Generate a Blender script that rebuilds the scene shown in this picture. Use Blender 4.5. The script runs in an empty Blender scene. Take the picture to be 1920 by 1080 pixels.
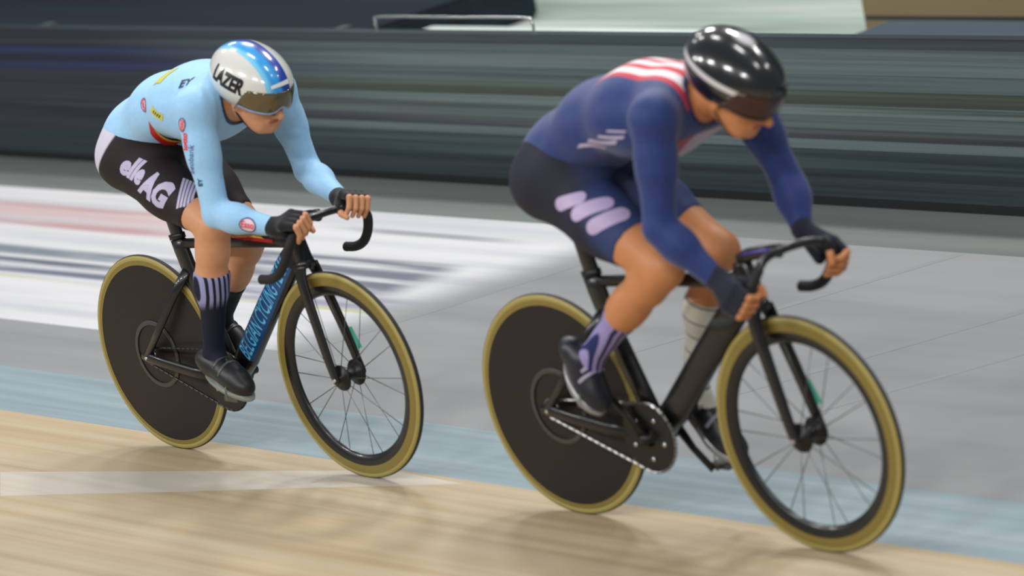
import bpy, bmesh, math, random
import numpy as np
from mathutils import Vector, Matrix
from mathutils.bvhtree import BVHTree

random.seed(7); np.random.seed(7)
S = bpy.context.scene
COL = S.collection

# ------------------------------------------------------------------ camera
FPX = 6773.413
CAM_C = Vector((9.53178875, -6.51181051, 3.19635159))
CAM_R = Matrix(((0.66802162, -0.06016043, 0.74170603),
                (0.72110488, 0.29842149, -0.62526184),
                (-0.18372499, 0.95253627, 0.24273399)))      # camera -> world
cam = bpy.data.cameras.new('camera')
cam.sensor_width = 36.0
cam.lens = FPX * 36.0 / 1920.0
cam.clip_end = 200
cam.dof.use_dof = True
cam.dof.focus_distance = 12.0
cam.dof.aperture_fstop = 2.0
camo = bpy.data.objects.new('camera', cam)
COL.objects.link(camo)
m4 = CAM_R.to_4x4(); m4.translation = CAM_C
camo.matrix_world = m4
S.camera = camo

# ------------------------------------------------------------------ light of the hall
w = bpy.data.worlds.new('hall'); S.world = w; w.use_nodes = True
w.node_tree.nodes['Background'].inputs[0].default_value = (0.80, 0.90, 1.0, 1)
w.node_tree.nodes['Background'].inputs[1].default_value = 0.24
def lamp(x, y, z, sx, sy, power, col=(1, .98, .95), aim=None):
    l = bpy.data.lights.new('ceiling_lamp', 'AREA'); l.shape = 'RECTANGLE'; l.size = sx; l.size_y = sy
    l.energy = power; l.color = col
    o = bpy.data.objects.new('ceiling_lamp', l); COL.objects.link(o); o.location = (x, y, z)
    if aim: o.rotation_euler = (Vector(aim) - Vector((x, y, z))).to_track_quat('-Z', 'Y').to_euler()
for lx, pw in ((-9, 90), (-4.5, 230), (0, 230), (4.5, 110), (9, 70)):
    lamp(lx, 5.5, 7.5, 1.6, .45, pw, aim=(lx * .6, .8, 0))
    lamp(lx, 1.0, 8.5, 1.6, .45, 85)
    lamp(lx, -7.5, 6.5, 1.6, .45, 210, aim=(lx * .5, .5, .6))
S.view_settings.view_transform = 'Standard'
S.view_settings.look = 'None'
S.view_settings.gamma = 1.0
S.view_settings.use_curve_mapping = False
S.view_settings.exposure = 0.0

# ------------------------------------------------------------------ helpers
def srgb(r, g, b):
    f = lambda c: (c / 255 / 12.92) if c / 255 <= .04045 else ((c / 255 + .055) / 1.055) ** 2.4
    return (f(r), f(g), f(b), 1)

def mat(name, col, rough=.5, metal=0., coat=0., alpha=1., noise=None, spec=.5, bump=None, sheen=0):
    m = bpy.data.materials.new(name); m.use_nodes = True
    nt = m.node_tree; b = nt.nodes['Principled BSDF']
    b.inputs['Base Color'].default_value = col
    b.inputs['Roughness'].default_value = rough
    b.inputs['Metallic'].default_value = metal
    b.inputs['Coat Weight'].default_value = coat
    b.inputs['Coat Roughness'].default_value = .06
    b.inputs['Specular IOR Level'].default_value = spec
    b.inputs['Alpha'].default_value = alpha
    b.inputs['Sheen Weight'].default_value = sheen
    if noise:                                   # (scale xyz, amount)
        sc, amt = noise
        tc = nt.nodes.new('ShaderNodeTexCoord'); mp = nt.nodes.new('ShaderNodeMapping')
        mp.inputs['Scale'].default_value = sc
        nz = nt.nodes.new('ShaderNodeTexNoise'); nz.inputs['Scale'].default_value = 1; nz.inputs['Detail'].default_value = 4
        nt.links.new(tc.outputs['Object'], mp.inputs[0]); nt.links.new(mp.outputs[0], nz.inputs['Vector'])
        rp = nt.nodes.new('ShaderNodeMapRange'); rp.inputs['From Min'].default_value = .25; rp.inputs['From Max'].default_value = .75
        rp.inputs['To Min'].default_value = 1 - amt; rp.inputs['To Max'].default_value = 1 + amt
        nt.links.new(nz.outputs['Fac'], rp.inputs['Value'])
        mx = nt.nodes.new('ShaderNodeMix'); mx.data_type = 'RGBA'; mx.blend_type = 'MULTIPLY'; mx.inputs['Factor'].default_value = 1
        mx.inputs['A'].default_value = col
        nt.links.new(rp.outputs[0], mx.inputs['B']); nt.links.new(mx.outputs['Result'], b.inputs['Base Color'])
        if bump:
            bp = nt.nodes.new('ShaderNodeBump'); bp.inputs['Strength'].default_value = bump; bp.inputs['Distance'].default_value = .002
            nt.links.new(nz.outputs['Fac'], bp.inputs['Height']); nt.links.new(bp.outputs[0], b.inputs['Normal'])
    return m

class NodeMat:
    """small helper to write colour programs on object coordinates"""
    def __init__(s, name, rough=.5, coat=0., spec=.5):
        s.m = bpy.data.materials.new(name); s.m.use_nodes = True; s.nt = s.m.node_tree
        s.b = s.nt.nodes['Principled BSDF']; s.b.inputs['Roughness'].default_value = rough
        s.b.inputs['Coat Weight'].default_value = coat; s.b.inputs['Coat Roughness'].default_value = .05
        s.b.inputs['Specular IOR Level'].default_value = spec
        s.tc = s.nt.nodes.new('ShaderNodeTexCoord')
        sp = s.nt.nodes.new('ShaderNodeSeparateXYZ'); s.nt.links.new(s.tc.outputs['Object'], sp.inputs[0])
        s.x, s.y, s.z = sp.outputs
    def math(s, op, a, b=0., c=None):
        n = s.nt.nodes.new('ShaderNodeMath'); n.operation = op
        for i, v in enumerate((a, b, c)):
            if v is None: continue
            if isinstance(v, (int, float)): n.inputs[i].default_value = v
            else: s.nt.links.new(v, n.inputs[i])
        return n.outputs[0]
    def ramp(s, v, a, b, smooth=True):           # 0 at a, 1 at b
        n = s.nt.nodes.new('ShaderNodeMapRange'); n.interpolation_type = 'SMOOTHSTEP' if smooth else 'LINEAR'
        s.nt.links.new(v, n.inputs['Value']); n.inputs['From Min'].default_value = a; n.inputs['From Max'].default_value = b
        return n.outputs[0]
    def mix(s, fac, A, B):
        n = s.nt.nodes.new('ShaderNodeMix'); n.data_type = 'RGBA'
        for nm, v in (('Factor', fac), ('A', A), ('B', B)):
            if isinstance(v, (int, float, tuple)): n.inputs[nm].default_value = v
            else: s.nt.links.new(v, n.inputs[nm])
        return n.outputs['Result']
    def noise(s, sc, detail=3, off=(0, 0, 0)):
        mp = s.nt.nodes.new('ShaderNodeMapping'); mp.inputs['Scale'].default_value = sc; mp.inputs['Location'].default_value = off
        nz = s.nt.nodes.new('ShaderNodeTexNoise'); nz.inputs['Scale'].default_value = 1; nz.inputs['Detail'].default_value = detail
        s.nt.links.new(s.tc.outputs['Object'], mp.inputs[0]); s.nt.links.new(mp.outputs[0], nz.inputs['Vector'])
        return nz.outputs['Fac']
    def band(s, v, a, b, soft):
        return s.math('MULTIPLY', s.ramp(v, a - soft, a + soft), s.ramp(v, b + soft, b - soft))
    def out(s, c):
        s.nt.links.new(c, s.b.inputs['Base Color']); return s.m

def mkobj(name, verts, faces, material, parent=None, base=(0, 0, 0), smooth=True, kind=None, loc=None):
    """verts in world coordinates; stored relative to base (the location of the top-level thing)"""
    me = bpy.data.meshes.new(name)
    b = np.array(base, float)
    V = np.asarray(verts, float) - b
    me.from_pydata(V.tolist(), [], [list(map(int, f)) for f in faces] if not isinstance(faces, np.ndarray) else faces.tolist())
    me.update()
    if smooth: me.polygons.foreach_set('use_smooth', [True] * len(me.polygons))
    if material: me.materials.append(material)
    o = bpy.data.objects.new(name, me); COL.objects.link(o)
    if parent is not None: o.parent = parent
    else: o.location = base
    if kind: o['kind'] = kind
    return o
def tag(o, label=None, cat=None, group=None, kind=None):
    if label: o['label'] = label
    if cat: o['category'] = cat
    if group: o['group'] = group
    if kind: o['kind'] = kind
    return o
def empty(name, loc):
    o = bpy.data.objects.new(name, None); o.empty_display_size = .1; COL.objects.link(o); o.location = loc; return o
def join(*parts):
    V = []; Fc = []; n = 0
    for v, f in parts:
        V.append(np.asarray(v, float)); Fc += [[int(i) + n for i in q] for q in f]; n += len(v)
    return np.vstack(V), Fc

def box(x0, x1, y0, y1, z0, z1):
    v = [(x, y, z) for x in (x0, x1) for y in (y0, y1) for z in (z0, z1)]
    f = [(0, 1, 3, 2), (4, 6, 7, 5), (0, 4, 5, 1), (2, 3, 7, 6), (0, 2, 6, 4), (1, 5, 7, 3)]
    return np.array(v, float), f
def catmull(P, n=8):
    P = np.asarray(P, float); Q = np.vstack([2 * P[0] - P[1], P, 2 * P[-1] - P[-2]]); out = []
    for i in range(1, len(Q) - 2):
        for t in np.linspace(0, 1, n, endpoint=False):
            a, b, c, d = Q[i - 1:i + 3]
            out.append(.5 * ((2 * b) + (-a + c) * t + (2 * a - 5 * b + 4 * c - d) * t * t + (-a + 3 * b - 3 * c + d) * t ** 3))
    out.append(P[-1]); return np.array(out)
def tube(P, r, n=12, side=None, closed=False, cap=True, r2=None, sq=1.0):
    """tube along P; r = radius along the 'side' axis, r2 = radius along the other; arrays allowed; sq<1 squarer"""
    P = np.asarray(P, float); m = len(P)
    r = np.broadcast_to(np.asarray(r, float), (m,)); r2 = r if r2 is None else np.broadcast_to(np.asarray(r2, float), (m,))
    T = np.gradient(P, axis=0) if not closed else (np.roll(P, -1, 0) - np.roll(P, 1, 0))
    T /= np.linalg.norm(T, axis=1)[:, None]
    V = []; ref = np.array(side if side is not None else (0, 1, 0), float)
    prev = None
    for i in range(m):
        if prev is None or side is not None:
            s_ = ref - T[i] * (ref @ T[i])
            if np.linalg.norm(s_) < .05: s_ = np.array((1., 0, .3)) - T[i] * (np.array((1., 0, .3)) @ T[i])
        else: s_ = prev - T[i] * (prev @ T[i])
        s_ /= np.linalg.norm(s_); prev = s_; u = np.cross(T[i], s_)
        for k in range(n):
            a = 2 * math.pi * k / n; c, s = math.cos(a), math.sin(a)
            c = math.copysign(abs(c) ** sq, c); s = math.copysign(abs(s) ** sq, s)
            V.append(P[i] + s_ * c * r[i] + u * s * r2[i])
    F = []
    for i in range(m if closed else m - 1):
        j = (i + 1) % m
        for k in range(n):
            l = (k + 1) % n; F.append((i * n + k, i * n + l, j * n + l, j * n + k))
    if cap and not closed:
        F.append(tuple(range(n - 1, -1, -1))); F.append(tuple((m - 1) * n + k for k in range(n)))
    return np.array(V), F
def lathe(prof, c, axis='y', n=64):
    """prof: list of (radius, axial) closed loop or open, around local y axis through c"""
    V = []; F = []; m = len(prof)
    for i in range(n):
        a = 2 * math.pi * i / n
        for r, h in prof: V.append((c[0] + r * math.cos(a), c[1] + h, c[2] + r * math.sin(a)))
    for i in range(n):
        j = (i + 1) % n
        for k in range(m - 1): F.append((i * m + k, i * m + k + 1, j * m + k + 1, j * m + k))
    return np.array(V), F

# ---- distance fields and their surfaces
class Field:
    def __init__(s, lo, hi, h):
        s.lo = np.array(lo, float); s.h = h
        s.n = np.ceil((np.array(hi) - s.lo) / h).astype(int) + 1
        s.v = np.full(s.n, .15, np.float32)
    def grid(s, sl):
        return [(s.lo[a] + s.h * np.arange(sl[a].start, sl[a].stop)).astype(np.float32).reshape([-1 if i == a else 1 for i in range(3)]) for a in range(3)]
    def win(s, lo, hi, pad):
        a = np.clip(np.floor((np.array(lo) - pad - s.lo) / s.h).astype(int), 0, s.n)
        b = np.clip(np.ceil((np.array(hi) + pad - s.lo) / s.h).astype(int) + 1, 0, s.n)
        return tuple(slice(int(i), int(max(i, j))) for i, j in zip(a, b))
    def put(s, d, sl, k, sub=False):
        a = s.v[sl]
        if sub:
            d = -d; h = np.maximum(k - np.abs(a - d), 0) / max(k, 1e-6); s.v[sl] = np.maximum(a, d) + h * h * k * .25
        else:
            h = np.maximum(k - np.abs(a - d), 0) / max(k, 1e-6); s.v[sl] = np.minimum(a, d) - h * h * k * .25
    def prim(s, p):
        k = p.get('k', .02)
        if p['t'] == 'c':
            a = np.array(p['a'], float); b = np.array(p['b'], float); ra, rb = p['ra'], p['rb']; sy = p.get('sy', 1.)
            R = np.array([max(ra, rb), max(ra, rb) * sy, max(ra, rb)])
            sl = s.win(np.minimum(a, b) - R, np.maximum(a, b) + R, k + 3 * s.h)
            X, Y, Z = s.grid(sl)
            if Y.size == 0 or X.size == 0 or Z.size == 0: return
            yc = (a[1] + b[1]) / 2 if sy != 1 else 0
            Y = yc + (Y - yc) / sy; a = a.copy(); b = b.copy(); a[1] = yc + (a[1] - yc) / sy; b[1] = yc + (b[1] - yc) / sy
            ba = b - a; L = max(ba @ ba, 1e-9)
            t = np.clip(((X - a[0]) * ba[0] + (Y - a[1]) * ba[1] + (Z - a[2]) * ba[2]) / L, 0, 1)
            d = np.sqrt((X - a[0] - t * ba[0]) ** 2 + (Y - a[1] - t * ba[1]) ** 2 + (Z - a[2] - t * ba[2]) ** 2) - (ra + (rb - ra) * t)
        else:
            c = np.array(p['c'], float); r = np.array(p['r'], float); M = np.array(p.get('M', np.eye(3)))   # columns = axes
            R = np.sqrt(((M * r) ** 2).sum(1))
            sl = s.win(c - R, c + R, k + 3 * s.h); X, Y, Z = s.grid(sl)
            if Y.size == 0 or X.size == 0 or Z.size == 0: return
            q = [(X - c[0]) * M[0, i] + (Y - c[1]) * M[1, i] + (Z - c[2]) * M[2, i] for i in range(3)]
            k0 = np.sqrt(sum((q[i] / r[i]) ** 2 for i in range(3))); k1 = np.sqrt(sum((q[i] / r[i] ** 2) ** 2 for i in range(3)))
            d = np.where(k0 < .05, -min(r), k0 * (k0 - 1) / np.maximum(k1, 1e-6))
        for (o, nrm) in p.get('clip', ()):      # keep the side where (p-o).n < 0
            nrm = np.array(nrm, float); nrm /= np.linalg.norm(nrm)
            XX, YY, ZZ = s.grid(sl)
            d = np.maximum(d, (XX - o[0]) * nrm[0] + (YY - o[1]) * nrm[1] + (ZZ - o[2]) * nrm[2])
        s.put(d.astype(np.float32), sl, k, p.get('sub', False))
    def clip(s, o, nrm, fn=None):
        sl = tuple(slice(0, int(n)) for n in s.n); X, Y, Z = s.grid(sl)
        if fn: d = fn(X, Y, Z)
        else:
            nrm = np.array(nrm, float); nrm /= np.linalg.norm(nrm)
            d = (X - o[0]) * nrm[0] + (Y - o[1]) * nrm[1] + (Z - o[2]) * nrm[2]
        s.v = np.maximum(s.v, d).astype(np.float32)
    def mesh(s, iso=0., smooth=1):
        v = s.v - iso
        v[0] = np.maximum(v[0], .01); v[-1] = np.maximum(v[-1], .01); v[:, 0] = np.maximum(v[:, 0], .01); v[:, -1] = np.maximum(v[:, -1], .01)
        v[:, :, 0] = np.maximum(v[:, :, 0], .01); v[:, :, -1] = np.maximum(v[:, :, -1], .01)
        ins = v < 0
        n = np.array(v.shape) - 1
        c = np.zeros(n, np.int8)
        for i in (0, 1):
            for j in (0, 1):
                for k in (0, 1): c += ins[i:n[0] + i, j:n[1] + j, k:n[2] + k]
        act = (c > 0) & (c < 8); idx = np.full(n, -1, np.int64); I = np.argwhere(act); idx[act] = np.arange(len(I))
        acc = np.zeros((len(I), 3)); cnt = np.zeros(len(I))
        for ax in range(3):
            o1, o2 = [a for a in range(3) if a != ax]
            for i in (0, 1):
                for j in (0, 1):
                    off = np.zeros(3, int); off[o1] = i; off[o2] = j
                    p = I + off; q = p.copy(); q[:, ax] += 1
                    a = v[p[:, 0], p[:, 1], p[:, 2]]; b = v[q[:, 0], q[:, 1], q[:, 2]]
                    m = (a < 0) != (b < 0); t = a[m] / (a[m] - b[m]); P = p[m].astype(float); P[:, ax] += t
                    acc[m] += P; cnt[m] += 1
        V = s.lo + s.h * acc / cnt[:, None]
        Fs = []
        for ax in range(3):
            o1, o2 = (ax + 1) % 3, (ax + 2) % 3
            sa = [slice(None)] * 3; sb = [slice(None)] * 3; sa[ax] = slice(0, -1); sb[ax] = slice(1, None)
            A = ins[tuple(sa)]; B = ins[tuple(sb)]; E = np.argwhere(A != B)
            E = E[(E[:, o1] > 0) & (E[:, o2] > 0) & (E[:, o1] < v.shape[o1] - 1) & (E[:, o2] < v.shape[o2] - 1)]
            fl = A[E[:, 0], E[:, 1], E[:, 2]]
            def cell(d1, d2):
                q = E.copy(); q[:, o1] -= d1; q[:, o2] -= d2; return idx[q[:, 0], q[:, 1], q[:, 2]]
            Q = np.stack([cell(1, 1), cell(0, 1), cell(0, 0), cell(1, 0)], 1)
            Q[~fl] = Q[~fl][:, ::-1]; Fs.append(Q)
        Fq = np.vstack(Fs)
        for _ in range(smooth):
            sm = np.zeros_like(V); ct = np.zeros(len(V))
            for a, b in ((0, 1), (1, 2), (2, 3), (3, 0)):
                np.add.at(sm, Fq[:, a], V[Fq[:, b]]); np.add.at(ct, Fq[:, a], 1)
                np.add.at(sm, Fq[:, b], V[Fq[:, a]]); np.add.at(ct, Fq[:, b], 1)
            V = V * .4 + .6 * sm / np.maximum(ct, 1)[:, None]
        return V, Fq
def cone(a, b, ra, rb, k=.02, sy=1., clip=()): return dict(t='c', a=a, b=b, ra=ra, rb=rb, k=k, sy=sy, clip=clip)
def ell(c, r, k=.02, M=None, sub=False, clip=()):
    return dict(t='e', c=c, r=r, k=k, M=np.eye(3) if M is None else M, sub=sub, clip=clip)
def solid(prims, h, iso=0., smooth=1, pad=.02, clip=None, fn=None):
    lo = np.full(3, 9e9); hi = -lo
    for p in prims:
        if p.get('sub'): continue
        if p['t'] == 'c':
            R = max(p['ra'], p['rb']) * np.array([1, p['sy'], 1]); a, b = np.array(p['a']), np.array(p['b'])
            lo = np.minimum(lo, np.minimum(a, b) - R); hi = np.maximum(hi, np.maximum(a, b) + R)
        else:
            R = np.sqrt(((p['M'] * np.array(p['r'])) ** 2).sum(1)); lo = np.minimum(lo, p['c'] - R); hi = np.maximum(hi, p['c'] + R)
    f = Field(lo - pad - abs(iso), hi + pad + abs(iso), h)
    for p in prims: f.prim(p)
    if iso: f.v -= iso
    for o, nrm in (clip or ()): f.clip(o, nrm)
    if fn: f.clip(None, None, fn)
    return f.mesh(0., smooth)

# ---- flat print laid onto a surface
def text_mesh(body, shear=0., bold=0., maxlen=.3, width=None):
    cu = bpy.data.curves.new('txt', 'FONT'); cu.body = body; cu.shear = shear; cu.offset = bold; cu.resolution_u = 3
    o = bpy.data.objects.new('txt', cu); me = bpy.data.meshes.new_from_object(o)
    bm = bmesh.new(); bm.from_mesh(me); bpy.data.meshes.remove(me); bpy.data.objects.remove(o); bpy.data.curves.remove(cu)
    return refine(bm, maxlen)
def refine(bm, maxlen):
    bmesh.ops.triangulate(bm, faces=bm.faces[:])
    for _ in range(7):
        es = [e for e in bm.edges if e.calc_length() > maxlen]
        if not es: break
        bmesh.ops.subdivide_edges(bm, edges=es, cuts=1)
        bmesh.ops.triangulate(bm, faces=[f for f in bm.faces if len(f.verts) > 3])
    bm.verts.index_update()
    V = np.array([v.co[:2] for v in bm.verts]); F = [tuple(v.index for v in f.verts) for f in bm.faces]; bm.free()
    return V, F
def poly_mesh(loops, maxlen):
    bm = bmesh.new()
    for lp in loops: bm.faces.new([bm.verts.new((x, y, 0)) for x, y in lp])
    return refine(bm, maxlen)
def ring_mesh(a, b, t, n=32):
    V = []; F = []
    for i in range(n):
        an = 2 * math.pi * i / n; V += [(a * math.cos(an), b * math.sin(an)), ((a - t) * math.cos(an), (b - t) * math.sin(an))]
        j = (i + 1) % n; F.append((2 * i, 2 * j, 2 * j + 1, 2 * i + 1))
    return np.array(V), F
def pix_ray(px, py):
    d = CAM_R @ Vector(((px - 960) / FPX, (540 - py) / FPX, -1)); return d.normalized()
class Skin:
    """a surface that print can be laid on; anchors are found by looking through photo pixels"""
    def __init__(s, V, F): s.t = BVHTree.FromPolygons([tuple(v) for v in V], [tuple(map(int, f)) for f in F])
    def hit(s, px, py):
        h = s.t.ray_cast(CAM_C, pix_ray(px, py))
        if h[0] is None: h = None
        return h
    def lay(s, name, V2, F2, p0, p1, material, parent, base, length=None, off=.0016, center=False, height=None):
        """V2 normalised so that x 0..1 runs from pixel p0 to p1 (baseline)"""
        a, b = s.hit(*p0), s.hit(*p1)
        if a is None or b is None: print('decal miss', name, p0, p1); return None
        A, B = np.array(a[0]), np.array(b[0]); N = np.array(a[1]) + np.array(b[1]); m_ = s.hit((p0[0] + p1[0]) / 2, (p0[1] + p1[1]) / 2)
        if m_ is not None: N = N + 2 * np.array(m_[1])
        N /= np.linalg.norm(N); U = B - A; L = np.linalg.norm(U) if length is None else length
        U /= np.linalg.norm(U); N -= U * (N @ U); N /= np.linalg.norm(N); W = np.cross(N, U)
        view = np.array(CAM_C) - A
        if N @ view < 0: N = -N; W = np.cross(N, U)
        O = (A + B) / 2 if center else A
        out = []
        for x, y in V2:
            q = O + U * x * L + W * y * (L if height is None else height)
            h = s.t.ray_cast(Vector(q + N * .12), Vector(-N), .3)
            if h[0] is None: h = s.t.find_nearest(Vector(q)); 
            nn = np.array(h[1]); nn = nn if nn @ N > 0 else -nn
            out.append(np.array(h[0]) + nn * off)
        return mkobj(name, np.array(out), F2, material, parent, base, smooth=True)
    def text(s, name, body, p0, p1, material, parent, base, shear=0., bold=0., tall=1.0, off=.0016):
        V, F = text_mesh(body, shear, bold)
        x0, x1 = V[:, 0].min(), V[:, 0].max(); V[:, 0] = (V[:, 0] - x0) / (x1 - x0); V[:, 1] = V[:, 1] / (x1 - x0) * tall
        return s.lay(name, V, F, p0, p1, material, parent, base, off=off)

# ------------------------------------------------------------------ setting
def streak(name, cols, sc, rough, detail=4, off=(0, 0, 0), lo=.3, hi=.7):
    n = NodeMat(name, rough, spec=.3); f = n.noise(sc, detail, off)
    cr = n.nt.nodes.new('ShaderNodeValToRGB'); n.nt.links.new(n.ramp(f, lo, hi, False), cr.inputs[0])
    e = cr.color_ramp.elements
    while len(e) < len(cols): e.new(.5)
    for i, c in enumerate(cols): e[i].position = i / (len(cols) - 1); e[i].color = c
    return n.out(cr.outputs[0])

X0, X1 = -14., 9.
Y_WOOD, Y_BLUE, Y_BAR = .080, .458, 2.875
def gnd(r, g, b): c = srgb(r, g, b); return (c[0] * .72, c[1] * .72, c[2] * .72, 1)
wood = streak('pale_pine', [gnd(196, 172, 136), gnd(210, 189, 154), gnd(217, 199, 168)], (.35, 22, 1), .45, 5)
v, f = box(X0, X1, -9, Y_WOOD, -.12, 0); floor = mkobj('floor', v, f, wood, smooth=False)
tag(floor, 'pale pine boards of the cycling track', kind='structure')
bluem = streak('blue_grey_paint', [gnd(140, 160, 168), gnd(154, 174, 182), gnd(172, 189, 194)], (.4, 14, 1), .5, 4)
v, f = box(X0, X1, Y_WOOD, Y_BLUE, -.12, 0); o = mkobj('floor_blue_band', v, f, bluem, smooth=False)
tag(o, 'pale blue painted band along the inner edge of the track', kind='structure')
apm = streak('apron_grey', [gnd(146, 149, 151), gnd(160, 162, 164), gnd(168, 171, 173)], (.25, 3, 1), .5, 3)
v, f = box(X0, X1, Y_BLUE, 2.44, -.12, 0); apron = mkobj('floor_apron', v, f, apm, smooth=False)
tag(apron, 'light grey flat apron between blue band and dark barrier', kind='structure')
apm2 = streak('apron_dark_grey', [gnd(112, 119, 116), gnd(122, 129, 126), gnd(132, 138, 135)], (.25, 5, 1), .5, 3)
v, f = box(X0, X1, 2.44, Y_BAR + .05, -.12, 0); o = mkobj('floor_apron_strip', v, f, apm2, smooth=False)
tag(o, 'darker grey floor strip at the foot of the barrier', kind='structure')
inf = streak('infield_floor', [gnd(140, 154, 146), gnd(186, 206, 194), gnd(236, 240, 234)], (.3, 5, 1), .5, 4)
v, f = box(X0 - 14, X1, Y_BAR + .05, 16, -.12, 0); o = mkobj('floor_infield', v, f, inf, smooth=False)
tag(o, 'grey green infield floor behind the barrier', kind='structure')

v, f = box(X0 - 14, X1, 16, 16.2, 0, 12); o = mkobj('wall_back', v, f, mat('wall_grey', srgb(120, 128, 130), .8), smooth=False)
tag(o, 'grey far wall of the hall', kind='structure')

# painted advertising panel on the apron: white ground, grey blue and red lettering bands
n = NodeMat('panel_print', .45, spec=.3)
yy = n.math('ADD', n.y, n.math('MULTIPLY', n.math('SUBTRACT', n.noise((.5, 7, 1), 2), .5), .05))
c = n.mix(n.ramp(n.noise((.3, 9, 1), 4), .35, .7), gnd(240, 240, 243), gnd(216, 218, 224))
def stripe(c, y0, y1, x0, x1, col, soft=.02, sx=.2, amt=1.):
    k = n.math('MULTIPLY', n.band(yy, y0, y1, soft), n.band(n.x, x0, x1, sx))
    k = n.math('MULTIPLY', k, n.ramp(n.noise((.8, 16, 1), 3, (y0 * 7, y1 * 3, 0)), .25, .55))
    if amt < 1: k = n.math('MULTIPLY', k, amt)
    return n.mix(k, c, col)
c = stripe(c, 2.16, 2.24, -9, -2.3, gnd(205, 160, 162), .03, .5)
c = stripe(c, 2.06, 2.20, -9, -2.3, gnd(226, 200, 202), .03, .5)
c = stripe(c, 1.95, 2.03, -9, -2.5, gnd(208, 168, 170), .03, .5)
c = stripe(c, 2.18, 2.25, -1.75, -.8, gnd(176, 180, 186), .02, .3)
c = stripe(c, 1.60, 1.70, -9, -2.0, gnd(138, 146, 158), .03, .3)
c = stripe(c, 1.50, 1.56, -4, -1.8, gnd(112, 120, 134), .015, .5)
c = stripe(c, 1.40, 1.46, -9, -1.8, gnd(122, 128, 148), .015, .2)
c = stripe(c, 1.52, 1.90, -2.1, -.72, gnd(128, 132, 146), .03, .12)
c = stripe(c, 1.36, 1.50, -2.0, -.5, gnd(168, 166, 186), .03, .3)
c = stripe(c, 1.335, 1.36, -9, -.3, gnd(214, 214, 150), .008, .3)
edge = n.ramp(n.math('SUBTRACT', n.x, n.math('MULTIPLY', n.y, .26)), -1.10, -.70)
c = n.mix(edge, c, gnd(160, 162, 164)); n.out(c)
v = np.array([(-14, .895, .0006), (-.46, .895, .0006), (-.06, 2.44, .0006), (-14, 2.44, .0006), (-14, .895, -.05), (-.46, .895, -.05), (-.06, 2.44, -.05), (-14, 2.44, -.05)])
mkobj('painted_panel', v, [(0, 1, 2, 3), (0, 4, 5, 1), (1, 5, 6, 2), (2, 6, 7, 3), (3, 7, 4, 0)], n.m, apron, smooth=False)
for (xa, xb, wd) in ((1.55, 2.2, .05), (2.0, 2.7, .03), (.75, 1.3, .04)):      # faint cross seams of the apron sheets
    v = np.array([(xa, .9, .0006), (xa + wd, .9, .0006), (xb + wd, 2.43, .0006), (xb, 2.43, .0006)])
    v = np.vstack([v, v - [0, 0, .05]])
    mkobj('seam_strip', v, [(0, 1, 2, 3), (0, 4, 5, 1), (1, 5, 6, 2), (2, 6, 7, 3), (3, 7, 4, 0)], mat('seam', gnd(156, 157, 160), .5), apron, smooth=False)
v = np.array([(-.51, -.391, .0006), (-.27, -.557, .0006), (1.35, .05, .0006), (1.0, .07, .0006)]); v = np.vstack([v, v - [0, 0, .05]])
mkobj('painted_line', v, [(0, 1, 2, 3), (0, 4, 5, 1), (1, 5, 6, 2), (2, 6, 7, 3), (3, 7, 4, 0)], streak('line_white', [gnd(214, 202, 184), gnd(226, 218, 206)], (.5, 20, 1), .5), floor, smooth=False)

# ---- safety barrier: kerb, long boards, rail, posts
bar = empty('safety_barrier', (-2, Y_BAR + .03, 0))
tag(bar, 'long dark barrier of horizontal boards along the infield edge', 'barrier')
BB = (-2, Y_BAR + .03, 0)
def board_mat(name, cols, seed):
    return streak(name, cols, (.22, 1, 30), .35, 4, (seed * 3.1, seed, seed * 1.7), .32, .68)
D = lambda *a: srgb(*a)
boards = [  # z0, z1, proud, colours
    (.000, .030, .020, 'kerb', [D(24, 25, 29), D(34, 36, 40), D(28, 28, 34)]),
    (.032, .105, .006, 'board', [D(44, 54, 58), D(54, 64, 68), D(40, 48, 54)]),
    (.108, .215, .000, 'board', [D(34, 42, 48), D(46, 56, 62), D(68, 86, 84)]),
    (.218, .252, .010, 'board', [D(78, 90, 92), D(98, 112, 114), D(66, 76, 80)]),
    (.255, .290, .004, 'board', [D(48, 46, 50), D(60, 62, 66), D(80, 88, 90)]),
    (.293, .345, .000, 'board', [D(68, 76, 76), D(92, 104, 104), D(58, 64, 66)]),
    (.348, .385, .008, 'board', [D(84, 98, 98), D(104, 118, 118), D(60, 66, 60)]),
    (.388, .440, .002, 'board', [D(56, 62, 60), D(66, 74, 62), D(90, 104, 102)]),
    (.443, .500, .006, 'board', [D(70, 84, 86), D(88, 102, 104), D(58, 68, 72)]),
    (.503, .560, .000, 'board', [D(84, 98, 100), D(100, 114, 114), D(70, 80, 86)]),
    (.563, .600, .004, 'board', [D(104, 116, 116), D(82, 94, 98), D(66, 76, 82)]),
    (.603, .645, .008, 'board', [D(48, 56, 62), D(62, 72, 76), D(40, 46, 54)])]
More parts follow.
